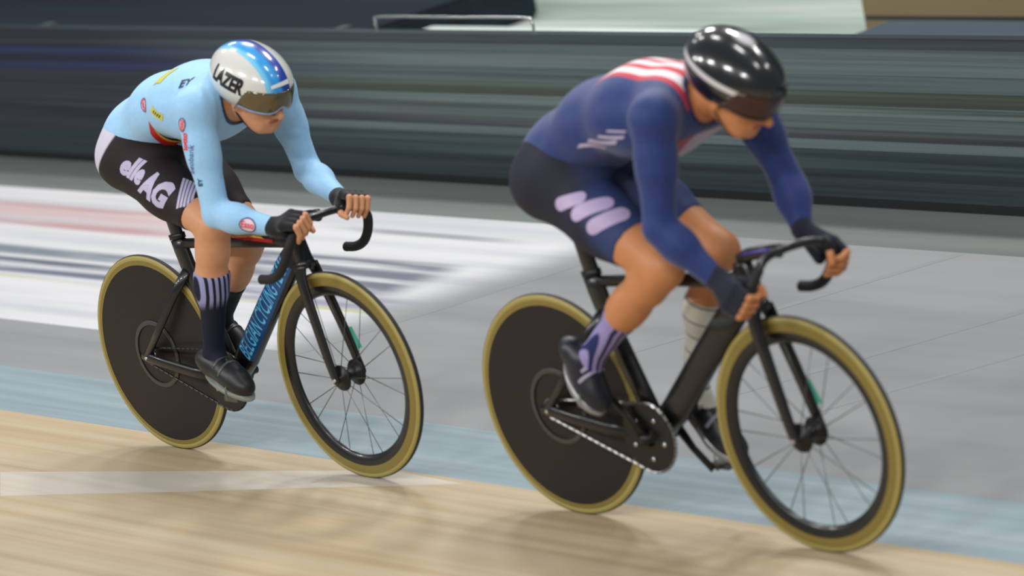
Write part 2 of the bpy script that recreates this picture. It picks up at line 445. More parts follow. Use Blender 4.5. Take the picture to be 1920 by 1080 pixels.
for i, (z0, z1, pr, nm, cols) in enumerate(boards):
    n = NodeMat('barrier_' + nm, .4, spec=.3)
    fcc = n.ramp(n.noise((.22, 1, 34), 4, (i * 3.1, i, i * 1.7)), .32, .68, False)
    cr = n.nt.nodes.new('ShaderNodeValToRGB'); n.nt.links.new(fcc, cr.inputs[0]); e = cr.color_ramp.elements; e.new(.5)
    for k, cc in enumerate(cols): e[k].position = k / 2; e[k].color = cc
    # boards further along the straight are printed in near black with a navy stripe
    dk = n.mix(n.ramp(n.noise((.3, 1, 40), 3, (i, 5, 2)), .35, .65), D(24, 29, 36), D(46, 56, 62) if i not in (8, 9) else D(38, 46, 84))
    n.out(n.mix(n.ramp(n.math('ADD', n.x, n.math('MULTIPLY', n.noise((.1, 1, 9), 2, (i * 9, 0, 0)), 1.6)), .9, -1.4) if i > 2 else 0., cr.outputs[0], dk))
    z1 = boards[i + 1][0] - .0006 if i + 1 < len(boards) else z1
    v, f = box(X0, X1 - 1, Y_BAR - pr * .5, Y_BAR + .05, z0, z1)
    mkobj(nm, v, f, n.m, bar, BB, smooth=False)
steel = mat('brushed_steel', srgb(200, 205, 205), .25, 1.)
for px in np.arange(X0 + .5, X1 - 1, 2.2):
    v, f = box(px, px + .06, Y_BAR + .05, Y_BAR + .11, 0, .645)
    mkobj('post', v, f, mat('post_grey', srgb(60, 66, 70), .5), bar, BB, smooth=False)
hr = join(tube(catmull([(-2.22, 2.93, .645), (-2.215, 2.93, .68), (-2.17, 2.93, .697), (-1.7, 2.93, .697), (-1.28, 2.93, .697), (-1.235, 2.93, .68), (-1.23, 2.93, .645)], 6), .006, 8))
mkobj('hand_rail', hr[0], hr[1], steel, bar, BB)

# ---- infield kit seen over the barrier
def slab(name, x0, x1, y0, y1, z0, z1, m, label, cat, kind=None, parts=()):
    t = empty(name, ((x0 + x1) / 2, (y0 + y1) / 2, z0))
    v, f = box(x0, x1, y0, y1, z0, z1); bm = bmesh.new()
    vs = [bm.verts.new(p) for p in v]; [bm.faces.new([vs[i] for i in q]) for q in f]
    bmesh.ops.recalc_face_normals(bm, faces=bm.faces); bmesh.ops.bevel(bm, geom=bm.edges[:], offset=min(.02, (z1 - z0) * .3), segments=2, affect='EDGES')
    bm.verts.index_update(); V = [v.co[:] for v in bm.verts]; F = [[q.index for q in ff.verts] for ff in bm.faces]; bm.free()
    mkobj('cover', V, F, m, t, t.location, smooth=False)
    v, f = box(x0 + .03, x1 - .03, y0 - .004, y0 + .01, (z0 + z1) / 2 - .008, (z0 + z1) / 2 + .008)
    mkobj('seam', v, f, mat('seam_dark', srgb(30, 34, 42), .6), t, t.location, smooth=False)
    return tag(t, label, cat)
slab('crash_mat', -11.5, -4.2, 4.2, 5.6, 0, .22, streak('mat_navy', [srgb(20, 26, 34), srgb(30, 42, 56)], (.3, 4, 8), .6), 'long dark navy crash mat lying behind the left end of the barrier', 'mat')
slab('crash_mat', -1.0, 1.2, 4.3, 4.75, 0, .22, streak('mat_slate', [srgb(58, 70, 82), srgb(74, 86, 96)], (.3, 4, 8), .6), 'slate grey crash mat lying behind the right end of the barrier', 'mat')
slab('crash_mat', -1.55, .6, 5.15, 5.9, 0, .24, streak('mat_tan', [srgb(120, 104, 76), srgb(140, 122, 92)], (.3, 4, 8), .6), 'tan mat on the infield at the upper right corner', 'mat')
slab('white_board', -4.1, -2.0, 4.6, 4.8, 0, .16, streak('board_white', [srgb(196, 214, 206), srgb(232, 238, 236)], (.5, 4, 30), .5), 'pale mint white board lying behind the middle of the barrier', 'board')

# ------------------------------------------------------------------ materials of the riders and bikes
M = {}
M['carbon'] = mat('black_carbon', srgb(17, 17, 19), .34, 0, .25, spec=.4)
M['disc'] = mat('carbon_disc', srgb(30, 26, 26), .5, 0, .05, noise=((9, 9, 60), .12), spec=.3)
M['gold'] = mat('tan_sidewall', srgb(160, 146, 82), .45, 0., .1)
M['goldrim'] = mat('gold_print', srgb(132, 116, 52), .4, .2, .2)
M['rubber'] = mat('tread_rubber', srgb(38, 38, 38), .7)
M['steel'] = mat('polished_steel', srgb(205, 205, 208), .22, 1.)
M['spoke'] = mat('spoke_steel', srgb(110, 112, 116), .35, .9)
M['blackm'] = mat('black_anodised', srgb(22, 22, 24), .4, .3)
M['tape'] = mat('bar_tape', srgb(20, 20, 22), .7, noise=((60, 60, 60), .15))
M['teal'] = mat('teal_plastic', srgb(60, 158, 132), .4)
M['blue_pr'] = mat('blue_print', srgb(14, 66, 118), .4)
M['cyan_pr'] = mat('cyan_print', srgb(92, 184, 232), .4)
M['b_black'] = mat('flag_black', srgb(20, 20, 20), .4)
M['b_yel'] = mat('flag_yellow', srgb(222, 178, 42), .4)
M['b_red'] = mat('flag_red', srgb(190, 36, 40), .4)
M['white_pr'] = mat('white_print', srgb(238, 236, 240), .5)
M['red_pr'] = mat('red_print', srgb(222, 60, 74), .5)
M['navy_pr'] = mat('navy_print', srgb(48, 60, 120), .5)
M['dark_pr'] = mat('dark_print', srgb(36, 50, 76), .5)
M['lav_pr'] = mat('lavender_print', srgb(190, 182, 212), .5)
M['lav_shade_pr'] = mat('lavender_print_shaded', srgb(186, 168, 206), .5)  # shaded copy of the lavender print, the shade put into its colour
M['yel_pr'] = mat('yellow_print', srgb(206, 198, 70), .5)
M['pink_pr'] = mat('pink_print', srgb(232, 200, 214), .5)

def cyl_y(c, r, y0, y1, n=32):
    return lathe([(0.0001, y0), (r, y0), (r, y1), (.0001, y1)], (c[0], c[1], c[2]), n=n)

# ------------------------------------------------------------------ track bicycle
RW = .334
def bicycle(ox, oy, crank, label, style):
    base = (ox + .4825, oy, 0.)
    T = empty('track_bicycle', base); tag(T, label, 'bicycle')
    O = np.array((ox, oy, 0.))
    def add(name, vf, m, parent=T, smooth=True): return mkobj(name, np.asarray(vf[0]) + O, vf[1], M[m] if isinstance(m, str) else m, parent, base, smooth)
    def at(x, y, z): return np.array((x, y, z), float)
    # --- frame
    BBp = at(.387, 0, .284); SC = at(.222, 0, .735); HT0, HT1 = at(.858, 0, .69), at(.826, 0, .80)
    frame = add('frame', tube([HT0 + (.004, 0, -.014), HT0, (HT0 + HT1) / 2, HT1, HT1 + (-.003, 0, .012)], [.024, .027, .025, .024, .021], 16, r2=[.03, .034, .036, .032, .026]), 'carbon')
    add('bottom_bracket', cyl_y(BBp, .031, -.042, .042, 24), 'carbon', frame)
    dt = add('down_tube', tube([BBp + (.0, 0, .005), at(.47, 0, .362), at(.62, 0, .520), at(.76, 0, .662), at(.836, 0, .735)], [.026, .025, .024, .024, .022], 20, side=(0, 1, 0), r2=[.040, .044, .044, .044, .040], sq=.75), 'carbon', frame)
    add('top_tube', tube([at(.838, 0, .765), at(.76, 0, .755), at(.5, 0, .738), at(.25, 0, .72)], [.018, .018, .016, .014], 16, side=(0, 1, 0), r2=[.028, .021, .017, .016], sq=.8), 'carbon', frame)
    st = add('seat_tube', tube([BBp, at(.335, 0, .42), at(.262, 0, .60), at(.232, 0, .70), SC], [.024, .019, .017, .017, .017], 16, side=(0, 1, 0), r2=[.036, .034, .034, .036, .034], sq=.9), 'carbon', frame)
    for s in (-1, 1):
        add('chain_stay', tube([BBp + (-.02, s * .03, 0), at(.22, s * .045, .296), at(.08, s * .058, .322), at(0, s * .06, .334), at(-.028, s * .06, .336)], [.012, .011, .010, .008, .006], 12, side=(0, 1, 0), r2=[.022, .020, .017, .019, .012]), 'carbon', frame)
        add('seat_stay', tube([at(.255, s * .014, .632), at(.19, s * .034, .56), at(.09, s * .052, .44), at(0, s * .06, .340)], [.010, .009, .008, .008], 12, side=(0, 1, 0), r2=[.02, .017, .015, .014]), 'carbon', frame)
    # --- seatpost and saddle
    sp = add('seat_post', tube([at(.234, 0, .70), at(.222, 0, .76), at(.19, 0, .885), at(.188, 0, .908)], [.014, .014, .013, .012], 16, side=(0, 1, 0), r2=[.030, .030, .026, .03]), 'carbon')
    add('seat_clamp', tube([at(.224, 0, .735), at(.221, 0, .752)], [.020, .020], 16, side=(0, 1, 0), r2=[.038, .038]), 'blackm', sp)
    P = np.linspace(0, 1, 15); sx = .075 + P * .265
    sw = np.interp(P, [0, .06, .25, .5, .75, .95, 1], [.035, .062, .064, .036, .024, .019, .010]); sz = .932 + .012 * np.cos(P * 5)
    sad = add('saddle', tube(np.stack([sx, 0 * sx, sz], 1), sw, 20, side=(0, 1, 0), r2=np.interp(P, [0, .1, 1], [.012, .021, .012])), mat('saddle_black', srgb(26, 26, 28), .5))
    for s in (-1, 1): add('saddle_rail', tube(catmull([(.10, s * .03, .925), (.15, s * .022, .905), (.23, s * .022, .905), (.31, s * .012, .925)], 5), .0035, 8), 'steel', sad)
    # --- fork
    fk = add('fork', tube([HT0 + (-.002, 0, .01), HT0 + (.006, 0, -.018)], [.028, .036], 16, side=(0, 1, 0), r2=[.034, .032]), 'carbon')
    for s in (-1, 1):
        add('fork_blade', tube(catmull([HT0 + (.004, s * .024, -.004), at(.875, s * .036, .63), at(.915, s * .046, .50), at(.948, s * .052, .385), at(.965, s * .054, .334), at(.968, s * .054, .322)], 5), np.interp(np.linspace(0, 1, 26), [0, .3, 1], [.011, .010, .006]), 14, side=(0, 1, 0), r2=np.interp(np.linspace(0, 1, 26), [0, .15, .8, 1], [.03, .025, .017, .011])), 'carbon', fk)
    v, f = box(.918, .948, .050, .074, .40, .465); c0 = np.array((.933, .06, .43))
    an = math.radians(14); V = v - c0; V = np.stack([V[:, 0] * math.cos(an) + V[:, 2] * -math.sin(-an) * -1, V[:, 1], V[:, 2]], 1) + c0
    V[:, 0] -= (v[:, 2] - .43) * .26
    add('timing_transponder', (V, f), 'teal', fk, False)
    # --- stem and bar
    stem = add('stem', tube([at(.826, 0, .815), at(.86, 0, .832), at(.93, 0, .846), at(.975, 0, .849)], [.019, .018, .016, .018], 16, side=(0, 1, 0), r2=[.022, .019, .017, .02]), 'carbon')
    half = [(.975, 0, .849), (.978, .04, .849), (.996, .085, .848), (1.014, .125, .838), (1.012, .155, .805), (.985, .168, .752), (.948, .172, .712), (.905, .172, .694), (.86, .172, .690)]
    full = [(x, -y, z) for x, y, z in half[:0:-1]] + half
    hb = add('handlebar', tube(catmull(full, 7), .0125, 14), 'carbon')
    for s in (-1, 1):
        g = catmull([(x, s * y, z) for x, y, z in half[3:]], 7)
        add('bar_tape', tube(g, .0152, 14), 'tape', hb)
        e = tube([(.861, s * .172, .690), (.857, s * .172, .690)], .0155, 14); add('end_plug', e, 'blackm', hb)
    # --- wheels
    def wheel(name, cx, front):
        c = at(cx, 0, RW)
        if front:
            prof = [(.316, -.008), (.318, -.0115), (.300, -.0125), (.278, -.011), (.262, -.006), (.258, 0), (.262, .006), (.278, .011), (.300, .0125), (.318, .0115), (.316, .008)]
            w_ = add(name, lathe(prof, c, n=96), 'carbon')
        else:
            prof = [(.0001, -.022), (.03, -.022), (.06, -.0195), (.20, -.0150), (.300, -.0115), (.318, -.0105), (.318, .0105), (.300, .0115), (.2, .015), (.06, .0195), (.03, .022), (.0001, .022)]
            w_ = add(name, lathe(prof, c, n=96), 'disc')
        th = np.linspace(0, 2 * math.pi, 17)[:-1]
        ty = [(.3215 + .0122 * math.cos(a), .0122 * math.sin(a)) for a in np.linspace(-math.pi * .99, math.pi * .99, 18)]
        add('tyre', lathe(ty, c, n=96), 'gold', w_)
        td = [(.3216 + .0128 * math.cos(a), .0128 * math.sin(a)) for a in np.linspace(-.62, .62, 7)]
        add('tread', lathe(td, c, n=96), 'rubber', w_)
        for s in (-1, 1):
            if front: pr = [(.318, s * .0118), (.308, s * .0128), (.300, s * .0131), (.2915, s * .0128)]
            else: pr = [(.3185, s * .0108), (.310, s * .0118), (.301, s * .0121)]
            add('rim_band', lathe(pr, c, n=96), 'goldrim', w_)
        if front:
            hub = add('hub', lathe([(.0001, -.05), (.012, -.05), (.013, -.036), (.040, -.034), (.042, -.029), (.022, -.022), (.016, 0), (.022, .022), (.042, .029), (.040, .034), (.013, .036), (.012, .05), (.0001, .05)], c, n=32), 'blackm', w_)
            sv = tube([(c[0] + .036, 0, 0), (c[0] + .262, 0, 0)], .0008, 6)
            for k in range(20):
                a = 2 * math.pi * (k + .3) / 20; s = 1 if k % 2 else -1; r0 = .037
                p0 = at(c[0] + r0 * math.cos(a), s * .031, c[2] + r0 * math.sin(a)); p1 = at(c[0] + .262 * math.cos(a + .05 * s), s * .002, c[2] + .262 * math.sin(a + .05 * s))
                add('spoke', tube([p0, p1], .0007, 6, side=(0, 1, 0), r2=.0016), 'spoke', w_)
        else:
            add('hub_ring', lathe([(.10, -.0215), (.104, -.0225), (.112, -.0222), (.115, -.0205)], c, n=64), mat('ring_grey', srgb(62, 56, 54), .45), w_)
        for s in (-1, 1):
            yy_ = .064 if front else .070
            add('axle_nut', join(lathe([(.0001, s * yy_), (.006, s * yy_), (.0085, s * (yy_ - .008)), (.0125, s * (yy_ - .009)), (.0125, s * (yy_ - .013)), (.0001, s * (yy_ - .013))], c, n=6)), 'steel', w_, False)
        return w_
    wheel('front_wheel', .965, True); wheel('rear_wheel', 0., False)
    # --- drivetrain (right side, y<0)
    ca, sa = math.cos(crank), math.sin(crank)
    RP = BBp + (.165 * ca, -.085, .165 * sa); LP = BBp + (-.165 * ca, .085, -.165 * sa)
    nt_ = 50; ring = []
    for k in range(nt_ * 4):
        a = 2 * math.pi * k / (nt_ * 4); r = .102 + (.0035 if k % 4 in (1, 2) else -.0015); ring.append((r * math.cos(a), r * math.sin(a)))
    V = []; m_ = len(ring); yc = -.045
    for y in (yc - .0025, yc + .0025):
        V += [(BBp[0] + x, y, BBp[2] + z) for x, z in ring]
        V += [(BBp[0] + x * .25, y, BBp[2] + z * .25) for x, z in ring]
    F = []
    for i in range(m_):
        j = (i + 1) % m_
        F += [(i, j, m_ + j, m_ + i), (2 * m_ + j, 2 * m_ + i, 3 * m_ + i, 3 * m_ + j), (j, i, 2 * m_ + i, 2 * m_ + j), (m_ + i, m_ + j, 3 * m_ + j, 3 * m_ + i)]
    cs = add('crankset', join(cyl_y(BBp, .016, -.075, .075, 20)), 'blackm')
    add('chainring', (np.array(V), F), mat('chainring_black', srgb(28, 27, 28), .35, .4), cs, False)
    for k in range(5):
        a = crank + 2 * math.pi * k / 5
        add('spider_bolt', cyl_y(BBp + (.062 * math.cos(a), 0, .062 * math.sin(a)), .007, yc - .007, yc, 10), 'steel', cs)
    add('crank_arm', tube([BBp + (0, -.064, 0), (BBp + RP + (0, -.054, 0)) / 2 + (0, .008, 0), RP + (0, .013, 0)], [.008, .007, .007], 14, side=(0, 1, 0), r2=[.020, .013, .013]), 'blackm', cs)
    add('crank_arm', tube([BBp + (0, .064, 0), (BBp + LP + (0, .054, 0)) / 2 + (0, -.008, 0), LP + (0, -.013, 0)], [.008, .007, .007], 14, side=(0, 1, 0), r2=[.020, .013, .013]), 'blackm', cs)
    for p, s in ((RP, -1), (LP, 1)):
        pd = add('pedal', join(cyl_y(p, .0075, min(0, s * .065), max(0, s * .065), 12), tuple([box(p[0] - .035, p[0] + .03, p[1] + s * .045 - .03, p[1] + s * .045 + .03, p[2] - .009, p[2] + .009)][0])), mat('pedal_grey', srgb(92, 94, 92), .35, .7), smooth=False)
        add('toe_strap', tube(catmull([(p[0] - .005, p[1] + s * .006, p[2]), (p[0] + .0, p[1] + s * .0, p[2] + .035), (p[0] + .005, p[1] + s * .03, p[2] + .078), (p[0] + .005, p[1] + s * .062, p[2] + .074), (p[0], p[1] + s * .09, p[2] + .035), (p[0] - .005, p[1] + s * .086, p[2])], 6), .0022, 8, side=(1, 0, 0), r2=.0022), mat('strap_grey', srgb(120, 122, 116), .6), pd)
    add('sprocket', lathe([(.012, yc - .002), (.0285, yc - .002), (.0285, yc + .002), (.012, yc + .002)], at(0, 0, RW), n=28), 'steel', cs)
    # chain: upper and lower runs + arcs, links alternate
    R1_, R2_ = .102, .0295; A = BBp[[0, 2]]; B = np.array((0., RW)); dvec = B - A; L = np.linalg.norm(dvec); ph = math.atan2(dvec[1], dvec[0]); be = math.acos((R1_ - R2_) / L)
    path = []
    a0, a1 = ph + be, ph - be
    for a in np.linspace(a1, a0 - 2 * math.pi, 60): path.append(A + R1_ * np.array((math.cos(a), math.sin(a))))
    for a in np.linspace(a0 - 2 * math.pi, a1 - 2 * math.pi + 0, 14)[::1]:
        pass
    for a in np.linspace(a0, a1, 14): path.append(B + R2_ * np.array((math.cos(a), math.sin(a))))
    path = np.array(path); path = np.vstack([path, path[:1]])
    seg = np.linalg.norm(np.diff(path, axis=0), axis=1); cum = np.concatenate([[0], np.cumsum(seg)]); nl = int(cum[-1] / .0127) // 2 * 2
    parts = []
    for k in range(nl):
        q = [np.array([np.interp((k + e_) * cum[-1] / nl, cum, path[:, i]) for i in (0, 1)]) for e_ in (-.12, .5, 1.12)]
        hw = .0045 if k % 2 else .0032
        parts.append(tube([(q_[0], yc, q_[1]) for q_ in q], [hw, hw, hw], 6, side=(0, 1, 0), r2=[.0045, .0034, .0045]))
    add('chain', join(*parts), mat('chain_steel', srgb(150, 150, 150), .3, .9) if style == 2 else mat('chain_dark', srgb(48, 46, 46), .4, .8), cs, False)
    return T, frame, dt, sp, RP + O, LP + O, O

T1, fr1, dt1, sp1, RP1, LP1, O1 = bicycle(0., 0., math.radians(-4), 'black track bicycle with blue lettered down tube, under the rider in light blue', 1)
T2, fr2, dt2, sp2, RP2, LP2, O2 = bicycle(1.958, -.019, math.radians(131), 'black track bicycle of the leading rider in navy, silver chain showing', 2)

# ------------------------------------------------------------------ riders
def unit(v): v = np.asarray(v, float); return v / np.linalg.norm(v)
def hand_prims(c, a, wrist, side):
    """fist around a bar: c grip centre, a bar axis thumb -> little finger, returns (glove prims, finger prims)"""
    c = np.array(c, float); a = unit(a); wrist = np.array(wrist, float)
    u = c - wrist; u -= a * (u @ a); u = unit(u); vv = np.cross(a, u); vv = vv if vv[2] > 0 else -vv
    G = []; Fg = []
    lens = [.96, 1.06, 1.0, .84]
    for i in range(4):
        s_ = -.030 + i * .0205; ci = c + a * s_; l = lens[i]
        mcp = ci - u * .026 + vv * .031; pip = ci + u * (.012 + .012 * l) + vv * .034; dip = ci + u * .034 * l + vv * .004; tip = ci + u * .020 * l - vv * .024
        mid = mcp + (pip - mcp) * .75
        G += [cone(wrist, mcp, .021, .0145, .012), cone(mcp, mid, .0135, .0118, .004)]
        Fg += [cone(mcp, pip, .0100, .0098, .001), cone(pip, dip, .0098, .0088, .002), cone(dip, tip, .0086, .0074, .002)]
    # palm heel, thumb base and thumb (leaves the side of the palm)
    G += [cone(wrist + a * -.012, c - u * .034 - a * .02 - vv * .004, .021, .016, .015), cone(wrist + a * .012, c - u * .032 + a * .022 - vv * .006, .019, .015, .015)]
    tb = c - u * .036 - a * .034 + vv * .004; t1 = c - u * .006 - a * .050 - vv * .010; t2 = c + u * .018 - a * .044 - vv * .022; t3 = c + u * .034 - a * .032 - vv * .027
    G += [cone(tb, t1, .015, .0125, .008), cone(t1, t1 + (t2 - t1) * .4, .0122, .0115, .004)]
    Fg += [cone(t1, t2, .0108, .0102, .002), cone(t2, t3, .0102, .0086, .002)]
    nail = (t3 + unit(t3 - t2) * .002 + vv * -.0 + a * -.0062, unit(t3 - t2))
    return G, Fg

def head_frame(Sx, pitch, yaw=0., roll=0.):
    F = np.array((math.cos(pitch) * math.cos(yaw), math.cos(pitch) * math.sin(yaw), -math.sin(pitch)))
    Lf = np.array((-math.sin(yaw), math.cos(yaw), 0.)); U = np.cross(F, Lf)
    Lr = Lf * math.cos(roll) + U * math.sin(roll); U = np.cross(F, Lr)
    return np.stack([F, Lr, U], 1)

def rider(P):
    O = P['O']; J = {k: np.array(v, float) + O for k, v in P['J'].items()}
    base = (O[0] + .4, O[1], P['zbase'])
    sk = P['skin']; H = P['h']
    # ---------- head (own fine field)
    Rm = head_frame(None, P['pitch'], P.get('yaw', 0), P.get('roll', 0)); Sx = J['skull']
    hl = lambda f, l, u: Sx + Rm @ np.array((f, l, u))
    hp = [ell(hl(-.010, 0, .022), (.095, .075, .092), .02, Rm), ell(hl(.030, 0, -.030), (.066, .060, .082), .03, Rm),
          ell(hl(.036, 0, -.082), (.046, .044, .036), .03, Rm), ell(hl(.074, 0, -.106), (.014, .016, .014), .02, Rm)]
    for s in (-1, 1):
        hp += [ell(hl(.056, s * .034, -.034), (.026, .024, .026), .02, Rm), ell(hl(-.008, s * .075, -.025), (.020, .009, .030), .01, Rm),
               cone(hl(-.01, s * .052, -.065), hl(.055, s * .028, -.102), .022, .018, .025)]
    hp += [cone(hl(.083, -.03, .014), hl(.083, .03, .014), .012, .012, .014), cone(hl(.088, 0, 0), hl(.121, 0, -.044), .0085, .0120, .010),
           ell(hl(.104, -.012, -.047), (.011, .008, .008), .006, Rm), ell(hl(.104, .012, -.047), (.011, .008, .008), .006, Rm),
           cone(hl(.0865, -.017, -.069), hl(.0865, .017, -.069), .0055, .0055, .006), cone(hl(.0855, -.014, -.079), hl(.0855, .014, -.079), .0065, .0065, .006),
           ell(hl(.094, 0, -.0740), (.006, .018, .0016), .003, Rm, sub=True)]
    for s in (-1, 1): hp.append(ell(hl(.090, s * .031, -.004), (.014, .016, .011), .008, Rm, sub=True))
    hp += [cone(hl(-.035, 0, -.055), J['neck'], .052, .060, .03)]
    HV, HF = solid(hp, .0032, smooth=2)
    # ---------- torso, arms, legs
    torso = P['torso'](J)
    arms = []
    for s in 'RL':
        sh, el_, wr = J[s + 'sho'], J[s + 'elb'], J[s + 'wri']; g = P['arm']
        ch = J['chest'] * .55 + sh * .45
        arms += [cone(ch, sh, .070 * g, .058 * g, .05), cone(sh, sh + (el_ - sh) * .45, .058 * g, .050 * g, .035), cone(sh + (el_ - sh) * .35, el_, .049 * g, .041 * g, .03),
                 cone(el_, el_ + (wr - el_) * .35, .040 * g, .042 * g, .02), cone(el_ + (wr - el_) * .3, wr, .042 * g, .027 * g, .03)]
    thigh = []; shank = []
    for s in 'RL':
        hp_, kn, an = J[s + 'hip'], J[s + 'kne'], J[s + 'ank']; g = P['leg']
        back = unit(np.cross(np.cross(kn - hp_, an - kn), an - kn)); 
        bk = -unit((hp_ + an) / 2 - kn) * -1
        thigh += [cone(hp_, hp_ + (kn - hp_) * .5, .098 * g, .083 * g, .06), cone(hp_ + (kn - hp_) * .45, kn, .083 * g, .055 * g, .04)]
        shank += [cone(kn, kn + (an - kn) * .2, .054 * g, .053 * g, .03), cone(kn + (an - kn) * .15 + bk * .012, kn + (an - kn) * .45 + bk * .016, .052 * g, .051 * g, .03),
                  cone(kn + (an - kn) * .4 + bk * .010, an, .048 * g, .031 * g, .04), cone(an, J[s + 'bal'], .030, .028, .02)]
    BV, BF = solid(torso + arms + thigh + shank, H, smooth=2)
    parts = [(HV, HF), (BV, BF)]
    hands = {}
    for s in 'RL':
        G, Fg = hand_prims(J[s + 'grip'], P['gaxis'][s], J[s + 'wri'], s); hands[s] = G
        parts.append(solid(Fg + [cone(J[s + 'wri'], J[s + 'wri'] + (J[s + 'grip'] - J[s + 'wri']) * .4, .02, .018, .01)], .0022, smooth=1))
    V, F = join(*parts)
    body = mkobj('person', V, F, sk, None, base); tag(body, P['label'], 'person')
    out = dict(body=body, base=base, J=J, Rm=Rm, hl=hl)
    # ---------- eyes
    for s in (-1, 1):
        e = solid([ell(hl(.074, s * .031, -.002), (.012, .012, .012), .001)], .003, smooth=1); eo = mkobj('eye', e[0], e[1], P['eye'], body, base)
    # ---------- skinsuit top
    waist = P['waist']; jp = [dict(p) for p in torso] + arms
    for p in jp[:len(torso)]: p['clip'] = ((np.array(waist[0]) + O - unit(waist[1]) * .02, -np.array(waist[1], float)),)
    jersey = solid(jp, H, iso=.0045, smooth=2, fn=lambda X, Y, Z: np.maximum(cuff(X, Y, Z, J), collar_cut(X, Y, Z, P['collar'](J)[0], P['ncut'])))
    jo = mkobj('skinsuit_top', jersey[0], jersey[1], P['jersey_mat'], body, base); out['jersey'] = jo; out['jskin'] = Skin(*jersey)
    cv = solid(torso[3:] + [arms[0], arms[5]], .0032, iso=.0062, smooth=2, fn=lambda X, Y, Z: np.abs(neck_caps(X, Y, Z, P['collar'](J)[0], P['ncut']) - .001) - .0045)
    mkobj('collar', cv[0], cv[1], P['collar_mat'], jo, base)
    # ---------- shorts
    sp_ = []
    for s, (a, b) in zip('RL', ((0, 2), (2, 4))):
        hp_, kn = J[s + 'hip'], J[s + 'kne']; hem = hp_ + (kn - hp_) * P['hem']
        for p in thigh[a:b]: q = dict(p); q['clip'] = ((hem, kn - hp_),); sp_.append(q)
    pel = [dict(p) for p in torso[:3]]
    for p in pel: p['clip'] = ((np.array(waist[0]) + O + unit(waist[1]) * .07, waist[1]),)
    shorts = solid(pel + sp_, H, iso=.0035, smooth=2)
    so = mkobj('shorts', shorts[0], shorts[1], P['shorts_mat'], body, base); out['shorts'] = so; out['sskin'] = Skin(*shorts)
    # ---------- gloves, socks, shoes
    for s in 'RL':
        wr, el_ = J[s + 'wri'], J[s + 'elb']; d = unit(el_ - wr)
        gl = solid(hands[s] + [cone(wr - d * .005, wr + d * .022, .026, .0285, .012)], .0026, iso=.001, smooth=2)
        mkobj('glove', gl[0], gl[1], P['glove_mat'], body, base)
        kn, an, ba = J[s + 'kne'], J[s + 'ank'], J[s + 'bal']; i = 0 if s == 'R' else 4
        top = an + (kn - an) * P['sock'][s]
        q = [dict(p) for p in shank[i:i + 4]]
        for p in q: p['clip'] = ((top, kn - an),)
        sc = solid(q, .005, iso=.003, smooth=2); mkobj('sock', sc[0], sc[1], P['sock_mat'][s], body, base)
        # shoe along heel -> toe
        fw = unit(ba - an); lat = np.array((0, 1., 0)); heel = J[s + 'hee']; toe = J[s + 'toe']; ax = unit(toe - heel); up = unit(np.cross(ax, lat)); up = up if up[2] > 0 else -up
        Mf = np.stack([ax, np.cross(up, ax), up], 1)
        sp0 = heel; b2 = ba
        shp = [cone(heel + up * .032, an - up * .022 + (heel - an) * .18, .033, .035, .02), ell((heel * .55 + ba * .45) + up * .024, (.10, .034, .036), .03, Mf), ell(ba + up * .010, (.075, .043, .033), .03, Mf),
               ell(toe - ax * .045 + up * .010, (.050, .036, .025), .02, Mf), cone(an - up * .03, ba + up * .02, .034, .030, .03)]
        sh_ = solid(shp, .0045, smooth=2, clip=[(ba - up * .018, -up), (an + (kn - an) * .05, kn - an)]); shoe = mkobj('shoe', sh_[0], sh_[1], P['shoe_mat'][s], body, base)
        sol = solid([ell((heel + toe) / 2 - up * (.018) + (ba - (heel + toe) / 2) * .15, (np.linalg.norm(toe - heel) / 2 + .004, .040, .010), .01, Mf), ell(ba - up * .018, (.07, .044, .009), .02, Mf)], .0035, smooth=1)
        mkobj('sole', sol[0], sol[1], P['sole_mat'], shoe, base)
        ssk = Skin(*sh_)
        for q_ in (.42, .72):
            cc = an * (1 - q_) + ba * q_ - up * .004; pts = []
            for t in np.linspace(.25, math.pi - .25, 14):
                dr = Mf @ np.array((0, math.cos(t), math.sin(t))); h_ = ssk.t.ray_cast(Vector(cc + dr * .15), Vector(-dr))
                if h_[0] is not None: pts.append(np.array(h_[0]) + dr * .0008)
            if len(pts) > 4: mkobj('shoe_strap', *tube(pts, .006, 8, side=tuple(ax), r2=.0018), P['strap_mat'], shoe, base)
    return out

def neck_caps(X, Y, Z, ca, r=.069):
    c, ax = ca; c = c + ax * .030; b = ax * .2
    t = np.clip(((X - c[0]) * b[0] + (Y - c[1]) * b[1] + (Z - c[2]) * b[2]) / (b @ b), 0, 1)
    return (np.sqrt((X - c[0] - t * b[0]) ** 2 + (Y - c[1] - t * b[1]) ** 2 + (Z - c[2] - t * b[2]) ** 2) - r).astype(np.float32)
def collar_cut(X, Y, Z, ca, r=.069): return -neck_caps(X, Y, Z, ca, r)
def cuff(X, Y, Z, J):
    d = None
    for s in 'RL':
        w_, e_ = J[s + 'wri'], J[s + 'elb']; ax = unit(w_ - e_)
        q = (X - w_[0]) * ax[0] + (Y - w_[1]) * ax[1] + (Z - w_[2]) * ax[2]
        near = (X - w_[0]) ** 2 + (Y - w_[1]) ** 2 + (Z - w_[2]) ** 2
        q = np.where(near < .09 ** 2, q, -.1)
        d = q if d is None else np.maximum(d, q)
    return d.astype(np.float32)

